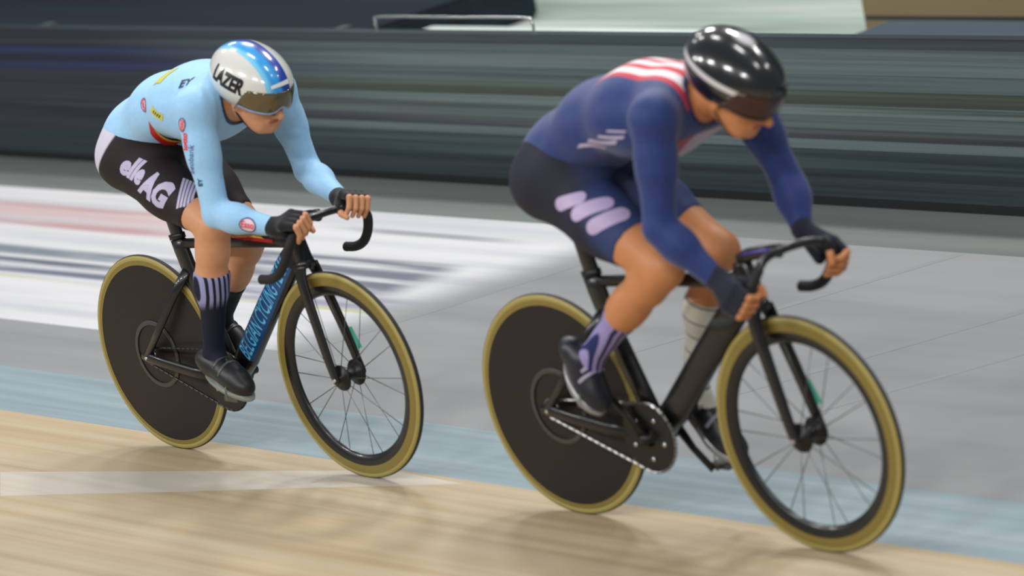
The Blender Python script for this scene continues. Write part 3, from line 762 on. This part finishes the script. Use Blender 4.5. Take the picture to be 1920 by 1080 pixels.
def umin(f): t = np.clip((f - .0) / .075, 0, 1); return -.062 + .092 * (t * t * (3 - 2 * t))
def helmet(R, m, label_parts, visor_mat, rim_mat, strap_mat, tail=0.):
    hl, Rm, base, body = R['hl'], R['Rm'], R['base'], R['body']; Sx = hl(0, 0, 0)
    def fn(X, Y, Z):
        q = [(X - Sx[0]) * Rm[0, i] + (Y - Sx[1]) * Rm[1, i] + (Z - Sx[2]) * Rm[2, i] for i in range(3)]
        return ((umin(q[0]) - q[2]) * .75).astype(np.float32)
    pr = [ell(hl(-.018, 0, .032), (.150, .104, .098), .02, Rm), ell(hl(-.06 - tail, 0, .02), (.112, .088, .084), .05, Rm)]
    V, F = solid(pr, .0036, smooth=2, fn=fn)
    # helmet stored in its own frame so that its print follows head axes
    o = mkobj('helmet', np.array((V - Sx) @ Rm), F, m, body); o.matrix_local = Matrix.Translation(Vector(Sx - np.array(base))) @ Matrix(Rm.tolist()).to_4x4()
    def sub(name, v, f, mm, smooth=True): 
        q = mkobj(name, np.asarray(v), f, mm, o); return q
    # visor: bent sheet under the front rim
    nu, nv = 41, 9; VV = []; FF = []
    for lay in (0, .0022):
        for i in range(nu):
            a = -1.32 + 2.64 * i / (nu - 1); fx = -.018 + (.156 + lay) * math.cos(a); ly = (.107 + lay) * math.sin(a)
            top = float(umin(np.array(fx))) + .016; bot = -.026 + .018 * math.exp(-(a / .2) ** 2) + .012 * (abs(a) / 1.32) ** 3
            bot = min(bot, top - .004)
            for j in range(nv):
                t = j / (nv - 1); uu = top + (bot - top) * t; k = 1 - .10 * max(0, t - .2) ** 1.3 - .05 * (1 - t)
                VV.append((-.018 + (fx + .018) * k, ly * k, uu))
    n1 = nu * nv
    for i in range(nu - 1):
        for j in range(nv - 1):
            a = i * nv + j; FF += [(a, a + 1, a + nv + 1, a + nv), (n1 + a, n1 + a + nv, n1 + a + nv + 1, n1 + a + 1)]
    for i in range(nu - 1):
        a = i * nv; FF.append((a, a + nv, n1 + a + nv, n1 + a)); a += nv - 1; FF.append((a + nv, a, n1 + a, n1 + a + nv))
    vis = sub('visor', VV, FF, visor_mat)
    edge = np.array([VV[i * nv + nv - 1] for i in range(nu)]); tv = tube(edge, .0036, 8); 
    rm = mkobj('visor_rim', tv[0], tv[1], rim_mat, o)
    for s in (-1, 1):
        tv = tube(catmull([(-.005, s * .076, -.055), (.022, s * .066, -.085), (.045, s * .035, -.122), (.052, 0, -.130)], 6), .0016, 8, side=(0, 0, 1), r2=.006)
        mkobj('chin_strap', tv[0], tv[1], strap_mat, o)
    R['helmet'] = o; R['hskin'] = Skin(V, F); return o

def fabric(name, col, rough=.6, amt=.05): return mat(name, col, rough, noise=((90, 90, 90), amt), sheen=.15, spec=.3)
def skin_mat(name, col, lips, mouth):
    n = NodeMat(name, .5, spec=.4); m_ = n.noise((30, 30, 30), 3)
    d = None
    for ax, c, sc in ((n.x, mouth[0], 1 / .013), (n.y, mouth[1], 1 / .021), (n.z, mouth[2], 1 / .0070)):
        q = n.math('MULTIPLY', n.math('SUBTRACT', ax, c), sc); q = n.math('MULTIPLY', q, q); d = q if d is None else n.math('ADD', d, q)
    c = n.mix(n.ramp(m_, .3, .7), col, tuple(x * .92 for x in col[:3]) + (1,)); c = n.mix(n.ramp(d, 1.1, .7), c, lips)
    n.b.inputs['Subsurface Weight'].default_value = .12; n.b.inputs['Subsurface Scale'].default_value = .01
    return n.out(c)
def mouth_at(skull, pitch): return (skull[0] + .090 * math.cos(pitch) - .074 * math.sin(pitch) - .4, 0, skull[2] - .090 * math.sin(pitch) - .074 * math.cos(pitch))
mo = mouth_at((.800, 0, 1.245), math.radians(22)); skin1 = skin_mat('skin_fair', srgb(208, 150, 112), srgb(186, 104, 90), (mo[0], -.005, mo[2] - .27))
mo = mouth_at((.935, 0, 1.300), math.radians(32)); skin2 = skin_mat('skin_tan', srgb(200, 134, 88), srgb(168, 84, 72), (mo[0], 0, mo[2] - .165))
eyem = mat('eye_dark', srgb(60, 48, 44), .2)
glovem = fabric('glove_black', srgb(22, 21, 26), .8)

# ---- rider in light blue
Jr1 = dict(skull=(.800, 0, 1.245), neck=(.655, 0, 1.215), chest=(.60, 0, 1.20), Rsho=(.685, -.165, 1.222), Lsho=(.675, .165, 1.195),
           Relb=(.744, -.205, .902), Lelb=(.700, .205, .922), Rwri=(.950, -.146, .852), Lwri=(.925, .136, .858), Rgrip=(1.010, -.118, .842), Lgrip=(1.008, .115, .843),
           Rhip=(.185, -.085, 1.015), Lhip=(.185, .085, 1.015), Rkne=(.575, -.105, .825), Lkne=(.480, .105, .735),
           Rank=(.452, -.118, .400), Lank=(.195, .120, .425), Rbal=(.548, -.128, .318), Lbal=(.232, .128, .335),
           Rhee=(.400, -.120, .352), Rtoe=(.615, -.130, .282), Lhee=(.108, .122, .415), Ltoe=(.300, .130, .298))
def torso1(J):
    o = J['chest'] - np.array((.60, 0, 1.20)); q = lambda x, z: np.array((x, 0, z)) + o * np.array((1, 1, 1))
    return [cone(q(.135, 1.035), q(.20, 1.085), .112, .108, .05, 1.38), cone(q(.20, 1.10), q(.34, 1.175), .100, .094, .06, 1.33), cone(q(.34, 1.178), q(.50, 1.205), .097, .104, .05, 1.38),
            cone(q(.50, 1.205), q(.63, 1.215), .102, .088, .05, 1.55), ell(q(.56, 1.155), (.09, .13, .075), .05), cone(q(.62, 1.225), J['neck'] + (0, 0, .0), .075, .060, .04, 1.2)]
def pelvis1(J):
    o = J['chest'] - np.array((.60, 0, 1.20)); q = lambda x, z: np.array((x, 0, z)) + o
    c = ((q(.335, 1.0), (1, 0, .25)),)
    return [cone(q(.135, 1.035), q(.20, 1.085), .112, .108, .05, 1.38), cone(q(.20, 1.09), q(.26, 1.12), .100, .096, .05, 1.33)]
n = NodeMat('skinsuit_light_blue', .6, spec=.3); n.b.inputs['Sheen Weight'].default_value = .15
cl = n.mix(n.ramp(n.noise((70, 70, 70), 2), .35, .65), srgb(153, 200, 238), srgb(157, 204, 241)); j1m = n.out(cl)
n = NodeMat('shorts_dark', .65, spec=.3)
k = n.math('SUBTRACT', n.math('ADD', n.math('MULTIPLY', n.x, -1.), n.math('MULTIPLY', n.y, .35)), n.math('MULTIPLY', n.z, .0))
panel = n.math('MULTIPLY', n.ramp(n.math('ADD', n.x, n.math('MULTIPLY', n.z, -.92)), -.945, -.958), n.ramp(n.z, .70, .71))
s1m = n.out(n.mix(panel, srgb(38, 30, 34), srgb(206, 202, 220)))
def sock_mat(name, top, low, z0, z1, axis_scale=60):
    n = NodeMat(name, .7, spec=.2); st_ = n.math('SINE', n.math('MULTIPLY', n.math('ADD', n.y, n.math('MULTIPLY', n.x, .2)), 330.))
    up_ = n.mix(n.ramp(st_, -.2, .5), top, low); return n.out(n.mix(n.ramp(n.z, z0, z1), low, up_))
sk1 = sock_mat('sock_navy_lavender', srgb(150, 150, 196), srgb(26, 30, 48), .285, .325)
sk1L = fabric('sock_black', srgb(20, 21, 30), .8)
shoe1 = mat('shoe_black', srgb(22, 23, 27), .45, noise=((40, 40, 40), .1)); sole1 = mat('sole_grey', srgb(128, 132, 124), .4); strap1 = mat('shoe_strap_black', srgb(70, 74, 72), .4)
def collar1(J):
    ax = unit(J['skull'] - np.array((.05, 0, .03)) - J['neck']); c = J['neck'] + ax * .012
    return [(c, ax)]
P1 = dict(ncut=.083, O=O1, J=Jr1, zbase=.27, skin=skin1, h=.0062, pitch=math.radians(22), yaw=math.radians(-3), roll=math.radians(0), torso=torso1, pelvis=pelvis1, arm=.90, leg=.93,
          gaxis=dict(R=(.012, -.040, -.016), L=(.012, .040, -.014)), label='cyclist in light blue and black skinsuit, white and blue helmet, crouched over the bars', eye=eyem,
          waist=((.165, 0, 1.085), (.30, 0, .95)), collar=collar1, collar_mat=fabric('collar_navy', srgb(40, 52, 84)),
          jersey_mat=j1m, shorts_mat=s1m, hem=.80, glove_mat=glovem, sock=dict(R=.62, L=.40), sock_mat=dict(R=sk1, L=sk1L), shoe_mat=dict(R=shoe1, L=shoe1), sole_mat=sole1, strap_mat=strap1)
R1 = rider(P1)
n = NodeMat('helmet_white_blue', .25, .8)
white = srgb(214, 214, 208)
stripe_ = n.mix(n.ramp(n.y, -.012, .004), srgb(42, 150, 220), srgb(26, 60, 160))
stripe_ = n.mix(n.ramp(n.y, -.045, -.028), srgb(120, 200, 236), stripe_)
hm = n.mix(n.band(n.y, -.050, .030, .003), white, stripe_); n.out(hm)
vis1 = mat('visor_gold', srgb(110, 98, 70), .08, .55, .5, alpha=.88)
helmet(R1, n.m, None, vis1, mat('rim_pale_blue', srgb(130, 160, 205), .25, 0, .5), fabric('strap_black', srgb(24, 24, 28)))

# ---- rider in navy
Jr2 = dict(skull=(.935, 0, 1.300), neck=(.745, 0, 1.262), chest=(.675, 0, 1.232), Rsho=(.775, -.175, 1.255), Lsho=(.765, .175, 1.225),
           Relb=(.778, -.225, .968), Lelb=(.835, .215, .965), Rwri=(.905, -.178, .822), Lwri=(.900, .172, .855), Rgrip=(.985, -.166, .766), Lgrip=(.990, .166, .775),
           Rhip=(.250, -.090, 1.030), Lhip=(.250, .090, 1.030), Rkne=(.640, -.115, .815), Lkne=(.630, .110, .795),
           Rank=(.300, -.120, .545), Lank=(.432, .120, .405), Rbal=(.268, -.130, .445), Lbal=(.492, .130, .225),
           Rhee=(.205, -.122, .535), Rtoe=(.320, -.132, .395), Lhee=(.375, .122, .345), Ltoe=(.560, .132, .185))
def torso2(J):
    o = J['chest'] - np.array((.675, 0, 1.232)); q = lambda x, z: np.array((x, 0, z)) + o
    return [cone(q(.185, 1.035), q(.26, 1.09), .122, .118, .05, 1.36), cone(q(.26, 1.10), q(.40, 1.185), .110, .105, .06, 1.30), cone(q(.40, 1.19), q(.57, 1.232), .108, .114, .05, 1.36),
            cone(q(.57, 1.232), q(.72, 1.250), .110, .092, .05, 1.50), ell(q(.63, 1.185), (.10, .14, .085), .05), cone(q(.70, 1.262), J['neck'], .080, .064, .04, 1.2)]
def pelvis2(J):
    o = J['chest'] - np.array((.675, 0, 1.232)); q = lambda x, z: np.array((x, 0, z)) + o
    return [cone(q(.185, 1.035), q(.26, 1.09), .122, .118, .05, 1.36), cone(q(.26, 1.095), q(.33, 1.135), .110, .107, .05, 1.30)]
n = NodeMat('skinsuit_navy', .6, spec=.3); n.b.inputs['Sheen Weight'].default_value = .2
navy = n.mix(n.ramp(n.noise((50, 50, 50), 2), .35, .65), srgb(34, 52, 110), srgb(37, 56, 115))
# red and white stripes across the upper back
xs = n.math('ADD', n.math('ADD', n.x, n.math('MULTIPLY', n.math('ABSOLUTE', n.y), .55)), n.math('MULTIPLY', n.z, 0.))
sw = n.math('SINE', n.math('MULTIPLY', n.math('ADD', n.y, .02), 120.)); rw = n.mix(n.ramp(sw, -.15, .15), srgb(198, 44, 62), srgb(236, 232, 238))
zone = n.math('MULTIPLY', n.math('MULTIPLY', n.ramp(n.x, .06, .11), n.ramp(n.math('ABSOLUTE', n.y), .095, .088)), n.ramp(n.z, 1.08, 1.095))
zone2 = n.math('MULTIPLY', n.math('MULTIPLY', n.ramp(n.x, .25, .26), n.ramp(n.math('ABSOLUTE', n.y), .10, .09)), n.ramp(n.z, 1.01, 1.0))
P2zb = .36
j2 = n.mix(zone, navy, rw); j2 = n.mix(zone2, j2, n.mix(n.ramp(n.y, -.04, -.035), srgb(150, 40, 70), srgb(170, 160, 180))); j2m = n.out(j2)
n = NodeMat('shorts_slate', .65, spec=.3)
s2m = n.out(n.mix(n.ramp(n.math('ADD', n.x, n.math('MULTIPLY', n.z, .4)), .33, .40), srgb(34, 36, 52), srgb(50, 64, 108)))
sk2R = sock_mat('sock_navy', srgb(150, 140, 190), srgb(36, 44, 92), .25, .28)
n = NodeMat('sock_white_seamed', .65, spec=.2)
ax_ = n.math('ADD', n.math('MULTIPLY', n.x, .45), n.math('MULTIPLY', n.z, .89))
sv_ = n.math('FRACT', n.math('MULTIPLY', ax_, 18.)); sk2L = n.out(n.mix(n.ramp(sv_, .12, .05), srgb(214, 212, 204), srgb(92, 88, 84)))
vis2 = mat('visor_dark_red', srgb(60, 26, 22), .12, .3, .4, alpha=.92)
P2 = dict(ncut=.074, O=O2, J=Jr2, zbase=.165, skin=skin2, h=.0064, pitch=math.radians(32), yaw=math.radians(2), roll=0., torso=torso2, pelvis=pelvis2, arm=.97, leg=1.0,
          gaxis=dict(R=(-.028, -.010, -.042), L=(-.028, .010, -.042)), label='cyclist in navy skinsuit and black helmet riding in front, head bowed', eye=eyem,
          waist=((.235, 0, 1.09), (.36, 0, .93)), collar=collar1, collar_mat=fabric('collar_navy_dark', srgb(24, 32, 80)),
          jersey_mat=j2m, shorts_mat=s2m, hem=.72, glove_mat=fabric('glove_navy', srgb(24, 28, 44), .8), sock=dict(R=.40, L=.62), sock_mat=dict(R=sk2R, L=sk2L),
          shoe_mat=dict(R=mat('shoe_navy', srgb(24, 26, 38), .4), L=mat('shoe_dark', srgb(26, 28, 36), .4)), sole_mat=mat('sole_silver', srgb(150, 150, 152), .3, .4), strap_mat=mat('shoe_strap_grey', srgb(150, 146, 170), .4))
R2 = rider(P2)
n = NodeMat('helmet_black_white', .22, .8)
b1 = n.math('MULTIPLY', n.band(n.z, .028, .042, .003), n.band(n.y, -.120, -.02, .01))
b2 = n.math('MULTIPLY', n.ramp(n.z, .128, .132), n.band(n.y, -.06, .05, .004))
hc = n.mix(n.math('MAXIMUM', b1, b2), srgb(22, 23, 26), srgb(214, 210, 214)); n.out(hc)
helmet(R2, n.m, None, vis2, mat('rim_black', srgb(26, 22, 24), .3), fabric('strap_dark', srgb(24, 24, 28)))

# ------------------------------------------------------------------ print on clothing, helmet and frame
def skin_of(o, base):
    V = np.array([v.co[:] for v in o.data.vertices]) + np.array(base); return Skin(V, [tuple(p.vertices) for p in o.data.polygons])
b1_, js, ss = R1['base'], R1['jskin'], R1['sskin']
js.text('lettering', 'EY', (335, 166), (357, 157), M['dark_pr'], R1['jersey'], b1_, bold=.03)
def oval(sk_, c, d, a, b, parent, base, body='Esso'):
    """badge: ring + word; c centre pixel, d pixel towards which the word runs"""
    L = 1.
    p1 = (c[0] + d[0], c[1] + d[1]); p0 = (c[0] - d[0], c[1] - d[1])
    V, F = poly_mesh([[(.5 * math.cos(t), .5 * b / a * math.sin(t)) for t in np.linspace(0, 2 * math.pi, 25)[:-1]]], .15); V2, F2 = ring_mesh(.5, .5 * b / a, .06)
    sk_.lay('badge', V, F, p0, p1, M['pink_pr'], parent, base, center=True, off=.0012)
    sk_.lay('badge_ring', V2, F2, p0, p1, M['navy_pr'], parent, base, center=True, off=.0020)
    tV, tF = text_mesh(body, 0, .02); w_ = tV[:, 0].max() - tV[:, 0].min(); tV[:, 0] = (tV[:, 0] - tV[:, 0].min()) / w_ * .76 - .38; tV[:, 1] = tV[:, 1] / w_ * .76 * 1.1 - .13
    sk_.lay('lettering', tV, tF, p0, p1, M['red_pr'], parent, base, center=True, off=.0026)
oval(js, (464, 423), (16, 3), 16, 12.5, R1['jersey'], b1_)
oval(js, (342, 234), (1, -13), 13, 7, R1['jersey'], b1_)
oval(js, (271, 197), (3, 12), 12, 7, R1['jersey'], b1_)
js.text('lettering', 'lotto', (352, 282), (350, 249), M['red_pr'], R1['jersey'], b1_, bold=.05, tall=1.15)
js.text('lettering', 'beobank', (365, 326), (364, 272), M['navy_pr'], R1['jersey'], b1_, bold=.0, tall=1.1)
js.text('lettering', 'EY', (380, 349), (378, 334), M['dark_pr'], R1['jersey'], b1_, bold=.04)
def polys(sk_, loops, p0, p1, m, parent, base, name='stripe', off=.0014, h=None):
    V, F = poly_mesh(loops, .12); return sk_.lay(name, V, F, p0, p1, m, parent, base, off=off, height=h)
q0, q1 = (277, 225), (338, 266)
polys(js, [[(0, .03), (.3, -.09), (1, -.16), (1, .02), (.5, .03), (.15, .07)]], q0, q1, M['b_red'], R1['jersey'], b1_)
polys(js, [[(.15, .07), (.5, .03), (1, .02), (1, .10), (.6, .095), (.25, .10)]], q0, q1, M['b_yel'], R1['jersey'], b1_)
polys(js, [[(.25, .10), (.6, .095), (1, .10), (1, .28), (.7, .20), (.4, .13)]], q0, q1, M['b_black'], R1['jersey'], b1_)
polys(js, [[(0, 0), (1, 0), (1, .42), (0, .42)]], (283, 210), (305, 227), M['yel_pr'], R1['jersey'], b1_, 'logo_patch')
polys(js, [[(a, 0), (a + .12, 0), (a + .2, .34), (a + .08, .34)] for a in (.02, .28, .54, .78)], (287, 211), (301, 222), M['dark_pr'], R1['jersey'], b1_, 'logo_stroke', off=.0022)
polys(js, [[(0, 0), (1, 0), (1, 1.0), (.7, .8)]], (287, 160), (301, 156), M['yel_pr'], R1['jersey'], b1_)
ss.text('lettering', 'elle', (224, 321), (262, 348), M['lav_pr'], R1['shorts'], b1_, shear=.2, bold=.05, tall=1.25)
ss.text('lettering', 'AG', (259, 354), (308, 392), M['lav_pr'], R1['shorts'], b1_, shear=.1, bold=.06, tall=1.25)
polys(ss, [[(0, a), (1, a), (1, a + .075), (0, a + .075)] for a in (-.22, -.12, -.02, .08, .18)], (346, 388), (359, 340), M['lav_pr'], R1['shorts'], b1_, 'hem_stripe')
hs = R1['hskin']; ho = R1['helmet']
def to_helmet(o, R):     # print was laid in world space: express it in the helmet's own frame
    if o is None: return
    Sx = R['hl'](0, 0, 0); V = np.array([v.co[:] for v in o.data.vertices])
    V = (V - Sx) @ R['Rm']
    for v, c in zip(o.data.vertices, V): v.co = c
    o.parent = R['helmet']; o.location = (0, 0, 0)
V, F = text_mesh('LAZER', .25, .05); VA, _ = text_mesh('AZER', .25, .05); w_ = np.ptp(VA[:, 0]); xm = V[:, 0].max()
V = np.stack([(V[:, 0] - (xm - w_)) / w_, V[:, 1] / w_ * 1.45], 1)
to_helmet(hs.lay('lettering', V, F, (404, 149), (453, 179), mat('black_print', srgb(22, 22, 24), .35), None, (0, 0, 0), off=.0012), R1)
to_helmet(polys(hs, [[(0, 0), (1, 0), (1, .22), (0, .16)]], (509, 168), (541, 156), mat('helmet_print_white', srgb(222, 226, 226), .3), None, (0, 0, 0), 'white_bar'), R1)

# frame of the light blue rider's bike
tb = tuple(T1.location); ds = skin_of(dt1, tb)
V, F = poly_mesh([[(0, -.088), (1, -.088), (1, .088), (0, .088)]], .03)
ds.lay('print_panel', V, F, (457, 664), (531, 489), M['blue_pr'], dt1, tb, off=.0010)
V, F = text_mesh('BELGIAN CYCLING TEAM', .25, .006); w_ = np.ptp(V[:, 0]); V = np.stack([(V[:, 0] - V[:, 0].min()) / w_, (V[:, 1] - .35) / w_ * 2.1], 1)
ds.lay('lettering', V, F, (457, 664), (531, 489), M['cyan_pr'], dt1, tb, off=.0022)
def part_of(parent, name): return [c for c in parent.children if c.name.split('.')[0] == name][0]
tt = part_of(fr1, 'top_tube'); ts = skin_of(tt, tb)
polys(ts, [[(0, .01), (1, .01), (1, .055), (0, .055)]], (432, 448), (512, 457), M['b_red'], tt, tb, 'print_stripe', off=.0008)
polys(ts, [[(0, .055), (.8, .055), (.6, .10), (0, .10)]], (432, 448), (512, 457), M['b_yel'], tt, tb, 'print_stripe', off=.0008)
st_ = part_of(fr1, 'seat_tube'); sts = skin_of(st_, tb)
for k, mm in enumerate(('b_red', 'b_yel', 'b_black')):
    polys(sts, [[(0, .26 * k), (.62, .26 * k), (.62, .26 * (k + 1)), (0, .26 * (k + 1))]], (331, 516), (352, 510), M[mm], st_, tb, 'flag_band', off=.0008)
polys(sts, [[(.66, .0), (1, .0), (1, .7), (.66, .7)]], (331, 516), (352, 510), M['white_pr'], st_, tb, 'name_patch', off=.0008)

# rider in navy: unreadable slanted script on the flank and thigh, purple lit unit on the stem
b2_ = R2['base']
def pill(cx, cy, l, wd, ang, n=7):
    P_ = [(l / 2 + wd / 2 * math.cos(t), wd / 2 * math.sin(t)) for t in np.linspace(-math.pi / 2, math.pi / 2, n)] + [(-l / 2 + wd / 2 * math.cos(t), wd / 2 * math.sin(t)) for t in np.linspace(math.pi / 2, 1.5 * math.pi, n)]
    c_, s_ = math.cos(ang), math.sin(ang); return [(cx + x * c_ - y * s_, cy + x * s_ + y * c_) for x, y in P_]
for p0_, p1_ in (((1082, 277), (1142, 280)), ((1102, 266), (1162, 269)), ((1120, 257), (1174, 260)), ((1136, 247), (1176, 249))):
    polys(R2['jskin'], [[(0, 0), (.9, 0), (1, .09), (.12, .09)]], p0_, p1_, M['lav_pr'], R2['jersey'], b2_, 'script_stroke')
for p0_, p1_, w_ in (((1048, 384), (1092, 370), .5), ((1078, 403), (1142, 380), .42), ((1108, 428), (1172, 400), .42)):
    polys(R2['sskin'], [pill(.5, 0, 1. - w_ * .4, w_, 0)], p0_, p1_, M['lav_shade_pr'], R2['shorts'], b2_, 'script_stroke')
stm = [c for c in T2.children if c.name.startswith('stem')][0]
v, f = tube(np.array([(.85, -.0185, .836), (.90, -.017, .846), (.955, -.0175, .856)]) + O2, .0022, 8)
mkobj('purple_strip', v, f, mat('purple_plastic', srgb(96, 70, 210), .25), stm, tuple(T2.location))
